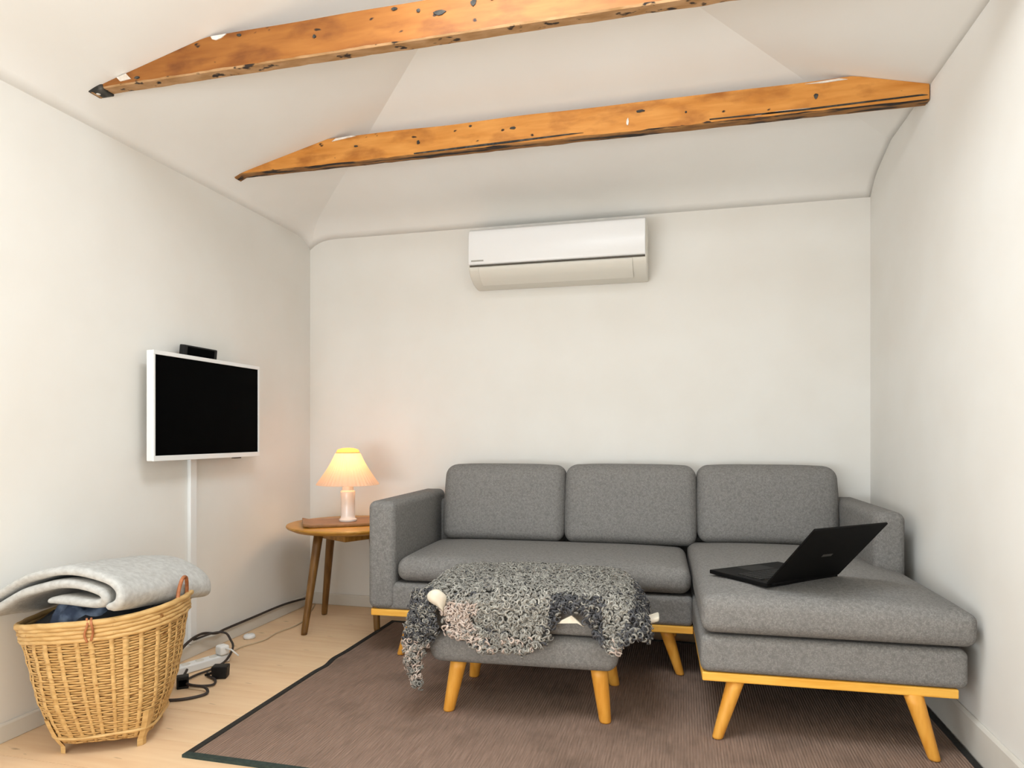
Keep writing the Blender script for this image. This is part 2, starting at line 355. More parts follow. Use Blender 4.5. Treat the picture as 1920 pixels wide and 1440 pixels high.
link('cable_exit', *capped([(.006, .0), (.006, .002)], 10), m_dark, du).matrix_local = Matrix.Translation((.0182, .0, .08)) @ Matrix.Rotation(PI/2, 4, 'Y')

# ------------------------------------------------------------------ rug
rug = thing('rug', 'brown ribbed rug with dark bound edges under the sofa and footstool', 'rug', (0, 0, 0))
RX0, RX1, RY0, RY1 = .655, 3.008, -1.812, -.27
def rx(y): return RX0+.008*math.exp(-((y+.98)/.05)**2)-.007*math.exp(-((y+.88)/.06)**2)
n = 90; v = []; f = []
for i in range(n+1):
    y = RY0+(RY1-RY0)*i/n
    for x in (rx(y), RX1):
        v += [(x, y, .0003), (x, y, .007)]
for i in range(n):
    a = i*4; b = a+4
    f += [(a+1, a+3, b+3, b+1), (a, b, b+2, a+2), (a, a+1, b+1, b), (a+2, b+2, b+3, a+3)]
f += [(0, 2, 3, 1), (n*4, n*4+1, n*4+3, n*4+2)]
link('woven_field', v, f, m_rug, rug, smooth=False)
def strip(pts, w, z0, z1, m, side):
    v = []; f = []
    for (x, y) in pts:
        if side == 'x': v += [(x, y, z0), (x, y, z1), (x+w, y, z1), (x+w, y, z0)]
        else: v += [(x, y, z0), (x, y, z1), (x, y+w, z1), (x, y+w, z0)]
    for i in range(len(pts)-1):
        for q in range(4): f.append((i*4+q, i*4+(q+1) % 4, i*4+4+(q+1) % 4, i*4+4+q))
    f += [(3, 2, 1, 0), tuple((len(pts)-1)*4+q for q in range(4))]
    return link('binding', v, f, m, rug, smooth=False)
ys = [RY0+(RY1-RY0)*i/n for i in range(n+1)]
strip([(rx(y)-.012, y) for y in ys], .022, .0002, .0095, m_bind, 'x')
strip([(RX1-.018, y) for y in (RY0, RY1)], .022, .0002, .0095, m_bind, 'x')
strip([(x, RY0-.008) for x in (RX0-.012, RX1+.004)], .022, .0002, .0098, m_bindg, 'y')['label'] = 'dark green front edge'
strip([(x, RY1-.012) for x in (RX0-.012, RX1+.004)], .02, .0002, .0098, m_bind, 'y')
RUG = .0095

# ------------------------------------------------------------------ corner sofa
SO = Vector((.79, -.845, 0)); SPH = math.radians(2)
sofa = thing('corner_sofa', 'grey fabric corner sofa with chaise on the right and honey oak legs', 'sofa', SO, SPH)
def sl(x, y, z): q = Matrix.Rotation(-SPH, 3, 'Z') @ (Vector((x, y, z))-SO); return q
V1 = .75; U1 = 2.175
def puff(cz, amt):                                   # crown on top, slight belly in front
    def fn(x, y, z, a, b, c):
        k = (1-a**4)*(1-b**4)
        return (x, y, z+amt*k*(1 if c > 0 else 0)*max(c, 0))
    return fn
# upholstered bases, main part and chaise part
link('seat_base', *rbox(.02, 1.40, .006, V1-.02, .224, .345, .022), m_fab, sofa)
link('chaise_base', *rbox(1.396, U1+.006, -.520, V1-.02, .226, .348, .026), m_fab, sofa)
def armfn(s):
    def fn(x, y, z, a, b, c): return (x, y, z)
    return fn
link('arm', *rbox(0, .125, -.006, V1, .228, .705, .032, 5), m_fab, sofa)['label'] = 'left arm'
link('arm', *rbox(U1-.095, U1+.020, .05, V1, .228, .70, .036, 5), m_fab, sofa)['label'] = 'right arm'
link('back_frame', *rbox(.05, U1-.05, V1-.085, V1, .228, .655, .03, 5), m_fab, sofa)
def seatfn(x, y, z, a, b, c):
    k = max(0, 1-a**6)*max(0, 1-b**4)
    z2 = z+(.022*k if c > 0 else 0)*abs(c)
    y2 = y-(.012*(1-a**4)*(1-c*c) if b < 0 else 0)*abs(b)
    return (x, y2, z2)
link('seat_cushion', *rbox(.130, 1.394, -.004, .60, .352, .455, .046, 10, seatfn), m_fab, sofa)
def chfn(x, y, z, a, b, c):
    k = max(0, 1-a**4)*max(0, 1-b**6)
    z2 = z+(.028*k if c > 0 else 0)*abs(c)
    if c > 0: z2 -= .020*max(0, a)**2*abs(c)
    y2 = y-(.010*(1-a**4)*(1-c*c) if b < 0 else 0)*abs(b)
    return (x, y2, z2)
link('chaise_cushion', *rbox(1.399, U1+.028, -.536, .60, .356, .478, .036, 10, chfn), m_fab, sofa)
def backc(u0, u1, z0, z1, bump):
    def fn(x, y, z, a, b, c):
        k = (1-a**4)*(1-c**4)
        y2 = y-(bump*k if b < 0 else 0)*abs(b)
        lean = .07*((c+1)/2)                      # leans back toward the wall
        return (x+.006*a*(1-c*c), y2+lean-.0, z+.010*(1-a**4)*max(c, 0))
    return link('back_cushion', *rbox(u0, u1, .515, .655, z0, z1, .05, 8, fn), m_fab, sofa)
backc(.170, .800, .462, .838, .03); backc(.806, 1.442, .462, .842, .03); backc(1.45, U1-.095, .482, .845, .03)
for u0, u1, v0, v1 in ((.012, 1.40, .006, .05), (1.402, U1-.022, -.512, -.462)):
    bevel(link('wood_rail', *box(u0, u1, v0, v1, .197, .226), m_rail, sofa, smooth=False), .004, 2)
bevel(link('wood_rail', *box(.012, .05, .05, V1-.06, .197, .226), m_rail, sofa, smooth=False), .004, 2)
bevel(link('wood_rail', *box(1.402, 1.44, -.462, .006, .197, .226), m_rail, sofa, smooth=False), .004, 2)
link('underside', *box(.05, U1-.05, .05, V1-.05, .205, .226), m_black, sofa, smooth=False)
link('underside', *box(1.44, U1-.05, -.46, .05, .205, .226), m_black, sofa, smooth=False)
for tp, ft in (((.985, -.775), (.914, -.765)), ((2.078, -.735), (2.137, -.720)), ((2.318, -1.268), (2.257, -1.291)), ((2.838, -1.262), (2.891, -1.286)),
               ((.92, -.20), (.86, -.16)), ((2.86, -.17), (2.91, -.13)), ((2.1, -.20), (2.1, -.15))):
    link('leg', *leg_mesh(sl(*tp, .2), sl(*ft, RUG if ft[1] < -.34 else .0005), .029, .0175), m_oak, sofa)

# ------------------------------------------------------------------ laptop on the chaise
hx, hy_, hz, ha, tilt = 2.413, -1.256, .507, .718, .829
lt = thing('laptop', 'open black laptop standing on the chaise end of the grey sofa', 'laptop', (hx, hy_, hz), ha)
LW, LD, LL = .346, .262, .272
bevel(link('base', *box(0, LW, 0, LD, -.008, .006), m_lapt, lt, smooth=False), .003, 2)
link('keyboard', *box(.022, LW-.022, .045, .155, .0055, .0068), m_black, lt, smooth=False)
kb = []
for r in range(5):
    for q in range(14):
        x0 = .026+q*.0212; y0 = .05+r*.0208
        kb.append(link('key', *box(0, .0185, 0, .018, 0, .0022), m_keys, lt.children[1], smooth=False) if not kb else None)
        if kb[-1] is None:
            o = kb[0].copy(); COL.objects.link(o); kb[-1] = o
        kb[-1].location = (x0, y0, .0066)
link('touchpad', *box(.115, .23, .17, .245, .0056, .0064), m_keys, lt, smooth=False)
lid = bevel(link('lid', *box(0, LW, 0, LL, -.004, .004), m_lapt, lt, smooth=False), .003, 2)
lid.matrix_local = Matrix.Translation((0, 0, .006)) @ Matrix.Rotation(PI-tilt, 4, 'X')
sc = link('display', *box(.012, LW-.012, .016, LL-.012, -.0052, -.0038), m_screen, lid, smooth=False)
lg = link('logo', *rbox(LW/2-.024, LW/2+.024, .125, .137, .0038, .0047, .0004, 1), m_key2, lid, smooth=False)
lg['label'] = 'faint grey maker mark in the middle of the lid'
link('hinge', *tube([(.02, 0, .004), (LW-.02, 0, .004)], .006, 10), m_lapt, lt)

# ------------------------------------------------------------------ footstool
OO = Vector((1.271, -1.361, 0)); OPH = math.radians(3.6)
ot = thing('footstool', 'grey upholstered footstool with four honey oak legs in front of the sofa', 'footstool', OO, OPH)
OW, OD = .675, .45
def ol(x, y, z): return Matrix.Rotation(-OPH, 3, 'Z') @ (Vector((x, y, z))-OO)
def ofn(x, y, z, a, b, c):
    k = (1-c)/2; return (x*1.0-(a*.018*k**2 if abs(a) > .5 else 0), y-(b*.012*k**2), z)
link('base', *rbox(-.004, OW, 0, OD, .192, .306, .034, 6, ofn), m_fab, ot)
link('seat_cushion', *rbox(.004, OW-.006, .010, OD-.006, .309, .418, .032, 6), m_fab, ot)
link('underside', *box(.06, OW-.06, .06, OD-.06, .190, .2), m_black, ot, smooth=False)
for tp, ft in (((1.366, -1.282), (1.330, -1.294)), ((1.865, -1.252), (1.888, -1.258)), ((1.850, -.955), (1.885, -.900)), ((1.352, -.985), (1.316, -.945))):
    link('leg', *leg_mesh(ol(*tp, .195), ol(*ft, RUG-.001), .031, .0205), m_oak, ot)

# ------------------------------------------------------------------ sheepskin over the footstool
sk = thing('sheepskin', 'curly grey sheepskin draped over the footstool in front of the sofa', 'sheepskin', OO, OPH)
ZT, RR = .424, .04
def drape(p, q):
    cx_, cy_ = min(max(p, 0.01), OW-.01), min(max(q, 0.005), OD-.005)
    ex, ey = p-cx_, q-cy_; L = math.hypot(ex, ey)
    a, b = 1-((p-OW/2)/(OW*.62))**2, 1-((q-OD*.52)/(OD*.70))**2
    mound = .048*max(a, 0)**.7*max(b, 0)**.7 + .006*noise.noise((p*9, q*9, 0))
    if L < 1e-6: return Vector((p, q, ZT+mound))
    nx_, ny_ = ex/L, ey/L
    if L < RR*PI/2: out, dn = RR*math.sin(L/RR)*.75, RR*(1-math.cos(L/RR))
    else: out, dn = RR*.75, RR+(L-RR*PI/2)
    if ex > 0: out += .055*min(1, dn/.07)*nx_
    flare = .010*noise.noise((p*7, q*7, 3))+.012*min(1, max(0, dn-.05)/.1)
    return Vector((cx_+nx_*(out+flare), cy_+ny_*(out+flare), ZT+mound-dn))
OUT = [(-.12, .05), (-.08, -.01), (-.03, -.05), (.0, -.045), (.035, -.04), (.060, -.065), (.09, -.125), (.15, -.155), (.22, -.180), (.29, -.178), (.36, -.172), (.42, -.155),
       (.445, -.105), (.465, -.050), (.52, -.042), (.555, -.055), (.60, -.120), (.64, -.165), (.70, -.150), (.745, -.07), (.80, .0), (.80, .08), (.75, .16), (.78, .26), (.76, .36), (.70, .43),
       (.62, .475), (.45, .51), (.25, .50), (.08, .47), (-.03, .41), (-.08, .30), (-.10, .18), (-.13, .12)]
def inside(x, y, poly):
    c = False; j = len(poly)-1
    for i in range(len(poly)):
        xi, yi = poly[i]; xj, yj = poly[j]
        if (yi > y) != (yj > y) and x < (xj-xi)*(y-yi)/(yj-yi)+xi: c = not c
        j = i
    return c
sg = .011; cells = []; ids = {}; v = []; pq = []
def vid(i, j):
    if (i, j) not in ids:
        ids[(i, j)] = len(v); v.append(drape(i*sg, j*sg)); pq.append((i*sg, j*sg))
    return ids[(i, j)]
f = []
for i in range(-24, 78):
    for j in range(-20, 52):
        if inside((i+.5)*sg, (j+.5)*sg, OUT): f.append((vid(i, j), vid(i+1, j), vid(i+1, j+1), vid(i, j+1)))
hide = link('hide', v, f, [m_woolb, m_hide], sk)
sd = hide.modifiers.new('thickness', 'SOLIDIFY'); sd.thickness = .006; sd.offset = -1; sd.material_offset = 1; sd.material_offset_rim = 1
# hanging leg strips at the left corner
def ribbon(rows):
    P = spline([(p, q, z) for p, q, z, w in rows], 6); Wd = spline([(w, 0, 0) for p, q, z, w in rows], 6); v = []; f = []
    for p, w in zip(P, Wd):
        for k in (-1, -.33, .33, 1): v.append((p.x+k*w.x, p.y+.014*k*k, p.z+.006*noise.noise((k*2, p.z*20, 3))))
    for i in range(len(P)-1):
        for k in range(3): f.append((4*i+k, 4*i+k+1, 4*i+k+5, 4*i+k+4))
    return v, f
rv, rf = ribbon([(-.012, -.020, .455, .030), (-.004, -.046, .415, .036), (-.004, -.054, .365, .046), (-.006, -.056, .318, .054), (-.022, -.056, .280, .044), (-.034, -.054, .225, .028), (-.026, -.052, .170, .017), (-.018, -.050, .125, .009)])
tl = link('leg_flap', rv, rf, [m_woolb, m_hide], sk); sd = tl.modifiers.new('t', 'SOLIDIFY'); sd.thickness = .005
def curls(tris, pqs, per_m2, mat_fn, size=1.0, front=False):
    T = np.array(tris); A = np.linalg.norm(np.cross(T[:, 1]-T[:, 0], T[:, 2]-T[:, 0]), axis=1)/2
    n = int(A.sum()*per_m2); pick = RNG.choice(len(T), n, p=A/A.sum())
    r1, r2 = np.sqrt(RNG.random(n)), RNG.random(n); bary = np.stack([1-r1, r1*(1-r2), r1*r2], 1)
    P = (T[pick]*bary[:, :, None]).sum(1); N = np.cross(T[pick, 1]-T[pick, 0], T[pick, 2]-T[pick, 0]); N /= np.linalg.norm(N, axis=1)[:, None]
    N *= np.where((N[:, 2]-N[:, 1]*.8) < 0, -1, 1)[:, None] if front else 1
    uv = (np.array(pqs)[pick]*bary[:, :, None]).sum(1)
    down = np.array([0, 0, -1.0])-N*(-N[:, 2:3]); rnd = RNG.normal(size=(n, 3)); rnd -= N*(rnd*N).sum(1)[:, None]; rnd /= np.linalg.norm(rnd, axis=1)[:, None]
    ax = N*.8+rnd*.75+down*.40; ax /= np.linalg.norm(ax, axis=1)[:, None]
    e1 = np.cross(ax, RNG.normal(size=(n, 3))); e1 /= np.linalg.norm(e1, axis=1)[:, None]; e2 = np.cross(ax, e1)
    rings, sides = 11, 3; Rh = RNG.uniform(.0065, .0115, n)*size; Ln = RNG.uniform(.012, .024, n)*size; ph = RNG.random(n)*6.28; turns = RNG.uniform(.9, 1.5, n); wr = RNG.uniform(.0038, .0060, n)*size
    t = np.linspace(0, 1, rings)
    ang = ph[:, None]+t*turns[:, None]*2*PI; rad = Rh[:, None]*(.45+.55*np.sin(PI*(.15+.8*t)))
    C = P[:, None]+N[:, None]*.004+ax[:, None]*(t*Ln[:, None])[:, :, None]+e1[:, None]*(np.cos(ang)*rad)[:, :, None]+e2[:, None]*(np.sin(ang)*rad)[:, :, None]
    tang = np.gradient(C, axis=1); tang /= np.linalg.norm(tang, axis=2)[:, :, None]+1e-9
    n1 = np.cross(tang, np.broadcast_to(ax[:, None], tang.shape)); n1 /= np.linalg.norm(n1, axis=2)[:, :, None]+1e-9; n2 = np.cross(tang, n1)
    w = wr[:, None]*(1.0-.6*t**2)
    V = np.stack([C+n1*(np.cos(a)*w)[:, :, None]+n2*(np.sin(a)*w)[:, :, None] for a in (0, 2.094, 4.189)], 2).reshape(-1, 3)
    base = np.arange(n)[:, None, None]*rings*sides+np.arange(rings-1)[None, :, None]*sides; k = np.arange(sides)[None, None, :]
    F = np.stack([base+k, base+(k+1) % sides, base+sides+(k+1) % sides, base+sides+k], 3).reshape(-1, 4)
    mi = np.array([mat_fn(a, b, c) for (a, b), c in zip(uv, P)]); mi = np.repeat(mi, (rings-1)*sides)
    return V, F, mi
def fast_mesh(name, V, F, mats, mi, parent):
    me = bpy.data.meshes.new(name); me.vertices.add(len(V)); me.vertices.foreach_set('co', V.astype(np.float32).ravel())
    me.loops.add(F.size); me.loops.foreach_set('vertex_index', F.astype(np.int32).ravel())
    me.polygons.add(len(F)); me.polygons.foreach_set('loop_start', np.arange(0, F.size, 4, dtype=np.int32))
    for m in mats: me.materials.append(m)
    me.polygons.foreach_set('material_index', mi.astype(np.int32)); me.polygons.foreach_set('use_smooth', np.ones(len(F), bool)); me.update(calc_edges=True); me.validate()
    o = bpy.data.objects.new(name, me); COL.objects.link(o); o.parent = parent; return o
def wool_kind(p, q, P):
    r = random.random()
    if .06 < p < .19 and -.16 < q < -.035 and r < .85-3.2*max(0, p-.12): return 3
    if q < -.12 and r < .25: return 3
    if .44 < p < .62 and -.14 < q < .0 and r < .75: return 2
    if p < -.02 and r < .62: return 2
    if p > .705 and r < .7: return 2
    return 1 if r < .36 else (0 if r < .965 else 2)
tris = []; uvs = []
for (a, b, c, d) in f:
    for q in ((a, b, c), (a, c, d)): tris.append([tuple(v[i]) for i in q]); uvs.append([pq[i] for i in q])
V, F, mi = curls(tris, uvs, 13000, wool_kind)
fast_mesh('wool', V, F, WOOL, mi, sk)['kind'] = 'stuff'
tris = []; uvs = []
for (a, b, c, d) in rf:
    for q in ((a, b, c), (a, c, d)): tris.append([rv[i] for i in q]); uvs.append([(-.1, .1)]*3)
V, F, mi = curls(tris, uvs, 16000, lambda p, q, P: (2 if random.random() < .62 else 0) if P[2] > .29 else (3 if random.random() < .5 else 0), .75, True)
o = fast_mesh('wool', V, F, WOOL, mi, tl); o['kind'] = 'stuff'
# cream underside showing where the hide is turned over
def foldfn(x, y, z, a, b, c): return (x+.012*c*c, y-.012*(1-a*a), z+.010*(1-a*a)-.012*a)
fo = link('hide_fold', *rbox(-.036, .034, -.020, .020, -.026, .026, .020, 4, foldfn), m_hide, sk)
fo.location = (.046, -.036, .423); fo.rotation_euler = (-.3, .25, .1); fo['label'] = 'turned-over cream underside at the left corner'
fo2 = link('hide_fold', *tube(spline([(.012, -.034, .445), (.004, -.042, .42), (.010, -.044, .39), (.026, -.040, .362)], 6), [.006]*19, 8, flat=.5), m_hide, sk); fo2['label'] = 'thin cream edge of the folded hide'
link('fold_shadow', *rbox(.075, .118, -.040, -.030, .385, .405, .004, 2), material('red_brown_fold_shade', lin(84, 44, 38), rough=.8), sk)['label'] = 'dark red-brown shadow painted in beside the fold'  # shade beside the fold, put in as a dark red-brown block
link('hide_edge', [(.462, -.038, .368), (.535, -.038, .372), (.556, -.036, .360), (.515, -.034, .396), (.462, -.026, .368), (.535, -.026, .372), (.556, -.024, .360), (.515, -.024, .396)],
     [(0, 1, 2, 3), (7, 6, 5, 4), (0, 4, 5, 1), (1, 5, 6, 2), (2, 6, 7, 3), (3, 7, 4, 0)], m_hide, sk, smooth=False)['label'] = 'cream underside showing at the front'
link('hide_edge', *rbox(.70, .805, .06, .13, .345, .362, .007, 3, lambda x, y, z, a, b, c: (x, y, z+.02*max(a, 0))), m_hide, sk)['label'] = 'cream tip of hide sticking out at the right'

# ------------------------------------------------------------------ side table, board and lamp
tb = thing('side_table', 'round oak side table with splayed legs in the left corner beside the sofa', 'side table', (.44, -.33, 0))
link('table_top', *capped([(.25, .496), (.295, .503), (.325, .517), (.330, .524), (.328, .530), (.322, .532)], 56), m_tabletop, tb, angle=40)
link('apron', *capped([(.155, .452), (.16, .455), (.16, .498)], 4), m_table, tb, smooth=False).rotation_euler = (0, 0, math.radians(17))
for tp, ft in (((-.095, -.165), (-.128, -.25)), ((-.155, .07), (-.225, .117)), ((.160, -.065), (.197, -.100)), ((.09, .165), (.13, .25))):
    link('leg', *leg_mesh((*tp, .498), (*ft, .0008), .024, .016), m_tleg, tb)
bo = thing('serving_board', 'brown wooden board lying on the side table under the lamp', 'board', (.428, -.372, .533), math.radians(32))
def boardfn(x, y, z, a, b, c): return (x, y, z+.010*max(0, abs(a)-.86)/.14*(1 if c > -1.1 else 0))
bevel(link('board', *rbox(-.215, .215, -.135, .135, 0, .014, .004, 12, boardfn, 2), m_board, bo, angle=40), .001)
lp = thing('table_lamp', 'lit table lamp with white pleated shade and white cylindrical base', 'lamp', (.445, -.375, .5475))
link('base', *capped([(.044, 0), (.046, .003), (.046, .010), (.038, .016), (.036, .03), (.0365, .12), (.038, .150), (.036, .158), (.026, .163)], 32), m_ceram, lp, angle=50)
link('socket', *capped([(.028, .160), (.029, .165), (.029, .195), (.024, .198)], 24), m_ceram, lp, angle=50)
m_shade = bpy.data.materials.new('pleated_shade_fabric'); m_shade.use_nodes = True; nt = m_shade.node_tree; nt.nodes.clear()
out = nt.nodes.new('ShaderNodeOutputMaterial'); mx = nt.nodes.new('ShaderNodeMixShader'); df = nt.nodes.new('ShaderNodeBsdfDiffuse'); tr = nt.nodes.new('ShaderNodeBsdfTranslucent')
df.inputs[0].default_value = lin(240, 226, 210); tr.inputs[0].default_value = lin(250, 226, 196); mx.inputs[0].default_value = .5
nt.links.new(df.outputs[0], mx.inputs[1]); nt.links.new(tr.outputs[0], mx.inputs[2]); nt.links.new(mx.outputs[0], out.inputs[0])
sp = []
for i in range(13):
    s = i/12; sp.append((.162-.100*s-.012*math.sin(PI*s)*.6, .192+.166*s))
sh = link('shade', *lathe(sp, 96, pleat=.010), m_shade, lp, smooth=False); sd = sh.modifiers.new('t', 'SOLIDIFY'); sd.thickness = .0012
m_collar = m_shade.copy(); m_collar.name = 'peach_collar_fabric'
for nd in m_collar.node_tree.nodes:
    if nd.type in ('BSDF_DIFFUSE', 'BSDF_TRANSLUCENT'): nd.inputs[0].default_value = lin(226, 158, 96)
link('shade_collar', *lathe([(.058, .352), (.060, .360), (.054, .374), (.030, .382), (.004, .384)], 48), m_collar, lp)
link('shade_ring', *tube([(.060*math.cos(2*PI*i/40), .060*math.sin(2*PI*i/40), .357) for i in range(40)], .002, 6, True), m_copper, lp)
for i, (rz) in enumerate((0, 2*PI/3, 4*PI/3)):
    link('shade_arm', *tube([(.026*math.cos(rz), .026*math.sin(rz), .19), (.05*math.cos(rz), .05*math.sin(rz), .27), (.058*math.cos(rz), .058*math.sin(rz), .35)], .0015, 6), m_copper, lp)
m_bulb = bpy.data.materials.new('glowing_bulb'); m_bulb.use_nodes = True; bb = m_bulb.node_tree.nodes['Principled BSDF']
bb.inputs['Emission Color'].default_value = (1, .62, .30, 1); bb.inputs['Emission Strength'].default_value = 22
link('bulb', *lathe([(.002, .300), (.016, .296), (.026, .282), (.029, .265), (.024, .245), (.014, .225), (.012, .196)], 20), m_bulb, lp)
pl = bpy.data.lights.new('lamp_light', 'POINT'); pl.energy = 1.1; pl.color = (1, .68, .44); pl.shadow_soft_size = .03
po = bpy.data.objects.new('lamp_light', pl); COL.objects.link(po); po.location = (.445, -.375, .5475+.315)

# ------------------------------------------------------------------ wicker basket
BC = Vector((.283, -1.738, 0)); BR = math.radians(28)
bk = thing('wicker_basket', 'woven bamboo laundry basket with square foot and round rim by the left wall', 'basket', BC)
def brad(t): return np.interp(t, [0, .06, .15, .35, .6, .85, 1], [.124, .138, .154, .186, .212, .232, .240])
def bexp(t): return np.interp(t, [0, .25, .6, 1], [5.0, 3.4, 2.3, 2.0])
def bpt(t, a, off=0.0):
    """point on the basket wall: t height 0..1, a angle, off outward"""
    n_ = bexp(t); b = a-BR; c_, s_ = math.cos(b), math.sin(b)
    r = brad(t)/((abs(c_)**n_+abs(s_)**n_)**(1/n_)) + off
    sh_ = .020*(1-t)+.002; x, y = r*math.cos(a)+.97*sh_, r*math.sin(a)+.245*sh_
    u = x*.9696+y*.2447; w = -x*.2447+y*.9696
    return Vector((x, y, .022+.400*t+t*(.115*u-.02*w)+.006*t*math.sin(3*a)))
NS = 32; ROWS = 43; SEG = 4
g = G()
for r in range(ROWS):
    t = .03+.83*r/(ROWS-1); dt = .83/(ROWS-1)*.52; ring = []
    m = NS*SEG
    for k in range(m):
        a = 2*PI*k/m; ph = PI*(k/SEG+r); o_ = .0023*math.cos(ph)
        j = .0012*noise.noise((a*6, r*1.7, 0)); tj = .18*dt*noise.noise((a*5, r*2.3, 4))
        ring.append([bpt(t-dt+tj, a, o_+j-.0012), bpt(t-dt*.2+tj, a, o_+j+.0022), bpt(t+dt*.5+tj, a, o_+j+.0016), bpt(t+dt+tj, a, o_+j-.0012), bpt(t+tj, a, o_-.003)])
    vv = [p for q in ring for p in q]; ff = []
    for k in range(m):
        for q in range(5): ff.append((k*5+q, k*5+(q+1) % 5, ((k+1) % m)*5+(q+1) % 5, ((k+1) % m)*5+q))
    g.add(vv, ff)
link('weave', g.v, g.f, m_weave, bk)['kind'] = 'stuff'
for sN in range(NS):
    a0 = 2*PI*(sN+random.uniform(-.12, .12))/NS; w = random.uniform(.007, .0105); vv = []; ff = []
    nn = 18
    for i in range(nn+1):
        t = .03+.86*i/nn; rr = brad(t); da = w*(.65+.35*t)/rr; of = .0034+.0016*math.cos(i*2.1+sN)
        vv += [bpt(t, a0-da, of-.001), bpt(t, a0, of+.0012), bpt(t, a0+da, of-.001)]
    for i in range(nn):
        for q in range(2): ff.append((i*3+q, i*3+q+1, i*3+q+4, i*3+q+3))
    o = link('stake', vv, ff, m_cane, bk); sd = o.modifiers.new('t', 'SOLIDIFY'); sd.thickness = .0015
for i in range(5):
    t = .875+.031*i
    pts = [bpt(t, 2*PI*k/72, .005+.0025*math.sin(k*1.7+i*2)+(.003 if i == 4 else 0)) for k in range(72)]
    link('rim_strand', *tube(pts, .0072 if i < 4 else .0095, 7, True), m_cane, bk)
link('bottom_band', *tube([bpt(.085+.01*math.sin(k*.35), 2*PI*k/64, .007) for k in range(64)], .0052, 7, True), m_cane, bk)
for k in range(4):
    a0 = BR+PI/4+k*PI/2; vv = []; ff = []
    for i in range(7):
        t = .24-.285*i/6; tt = max(t, 0); p = bpt(tt, a0, .006); p.z = .0008 if i == 6 else p.z-(max(0, -t)*.4)
        tan = Vector((-math.sin(a0), math.cos(a0), 0))*.015; n_ = Vector((math.cos(a0), math.sin(a0), 0))*.006
        vv += [p-tan, p+n_, p+tan, p-n_]
    for i in range(6):
        for q in range(4): ff.append((i*4+q, i*4+(q+1) % 4, i*4+4+(q+1) % 4, i*4+4+q))
    ff += [(3, 2, 1, 0), (24, 25, 26, 27)]
    link('foot', vv, ff, m_cane, bk, smooth=False)
vv, ff = [], []
for k in range(48): vv.append(bpt(.035, 2*PI*k/48, -.006))
link('bottom', vv+[(p[0], p[1], p[2]+.006) for p in vv], [tuple(range(48)), tuple(range(95, 47, -1))]+[(k, (k+1) % 48, 48+(k+1) % 48, 48+k) for k in range(48)], m_weave, bk, smooth=False)
ha0 = .30
link('handle', *tube(spline([bpt(.93, ha0-.14, .002), bpt(1.02, ha0-.13, .004)+Vector((0, 0, .015)), bpt(1.0, ha0-.05, .006)+Vector((0, 0, .062)), bpt(1.0, ha0+.07, .006)+Vector((0, 0, .060)), bpt(1.02, ha0+.14, .004)+Vector((0, 0, .012)), bpt(.93, ha0+.15, .002)], 6), .0062, 8), m_copper, bk)['label'] = 'copper coloured loop handle'
link('lashing', *tube(spline([bpt(.86, -1.02, .013), bpt(.92, -1.04, .015), bpt(.99, -1.0, .016), bpt(1.03, -1.02, .0)], 5), .0035, 6), m_copper, bk)
link('lashing', *tube(spline([bpt(.87, -.98, .013), bpt(.93, -.95, .015), bpt(1.0, -.96, .016), bpt(1.03, -.97, .0)], 5), .0035, 6), m_copper, bk)

# clothes inside the basket and the folded blanket on top
def heap(cx_, cy_, rx_, ry_, z0, h, seed, nr=22, na=72, amp=.022, drop=.12):
    v = [(cx_, cy_, z0+h)]; f = []
    for i in range(1, nr+1):
        s = i/nr
        for k in range(na):
            a = 2*PI*k/na; x = cx_+rx_*s*math.cos(a); y = cy_+ry_*s*math.sin(a)
            rid = 1-abs(noise.noise((x*14, y*14, seed)))*2; rid2 = 1-abs(noise.noise((x*30, y*30, seed+5)))*2
            z = z0+h*(1-s**5)+amp*(rid-.4)*(1-s**6)+amp*.4*rid2*(1-s**6)
            v.append((x, y, z))
    for k in range(na): f.append((0, 1+k, 1+(k+1) % na))
    for i in range(nr-1):
        for k in range(na): f.append((1+i*na+k, 1+i*na+(k+1) % na, 1+(i+1)*na+(k+1) % na, 1+(i+1)*na+k))
    b = len(v)                                                    # close below
    for k in range(na): p = v[1+(nr-1)*na+k]; v.append((cx_+(p[0]-cx_)*.8, cy_+(p[1]-cy_)*.8, z0-drop))
    for k in range(na): f.append((1+(nr-1)*na+k, 1+(nr-1)*na+(k+1) % na, b+(k+1) % na, b+k))
    f.append(tuple(b+k for k in range(na-1, -1, -1)))
    return v, f
hv, hf = heap(0, 0, .226, .226, .392, .044, 1.0)
hv = [(x, y, z+.13*(x*.97+y*.24)) for x, y, z in hv]
o = link('dark_clothes', hv, hf, m_cloth); o.location = (BC.x, BC.y, 0)
tag(o, 'heap of dark charcoal clothes filling the wicker basket', 'clothes')
hv, hf = heap(0, 0, .095, .060, -.012, .062, 7.0, 16, 48, .030, .03)
o = link('blue_garment', hv, hf, m_navy); o.location = (.318, -1.868, .408); o.rotation_euler = (0, 0, .5)
tag(o, 'crumpled navy blue garment at the front of the wicker basket', 'garment')
hv2 = None
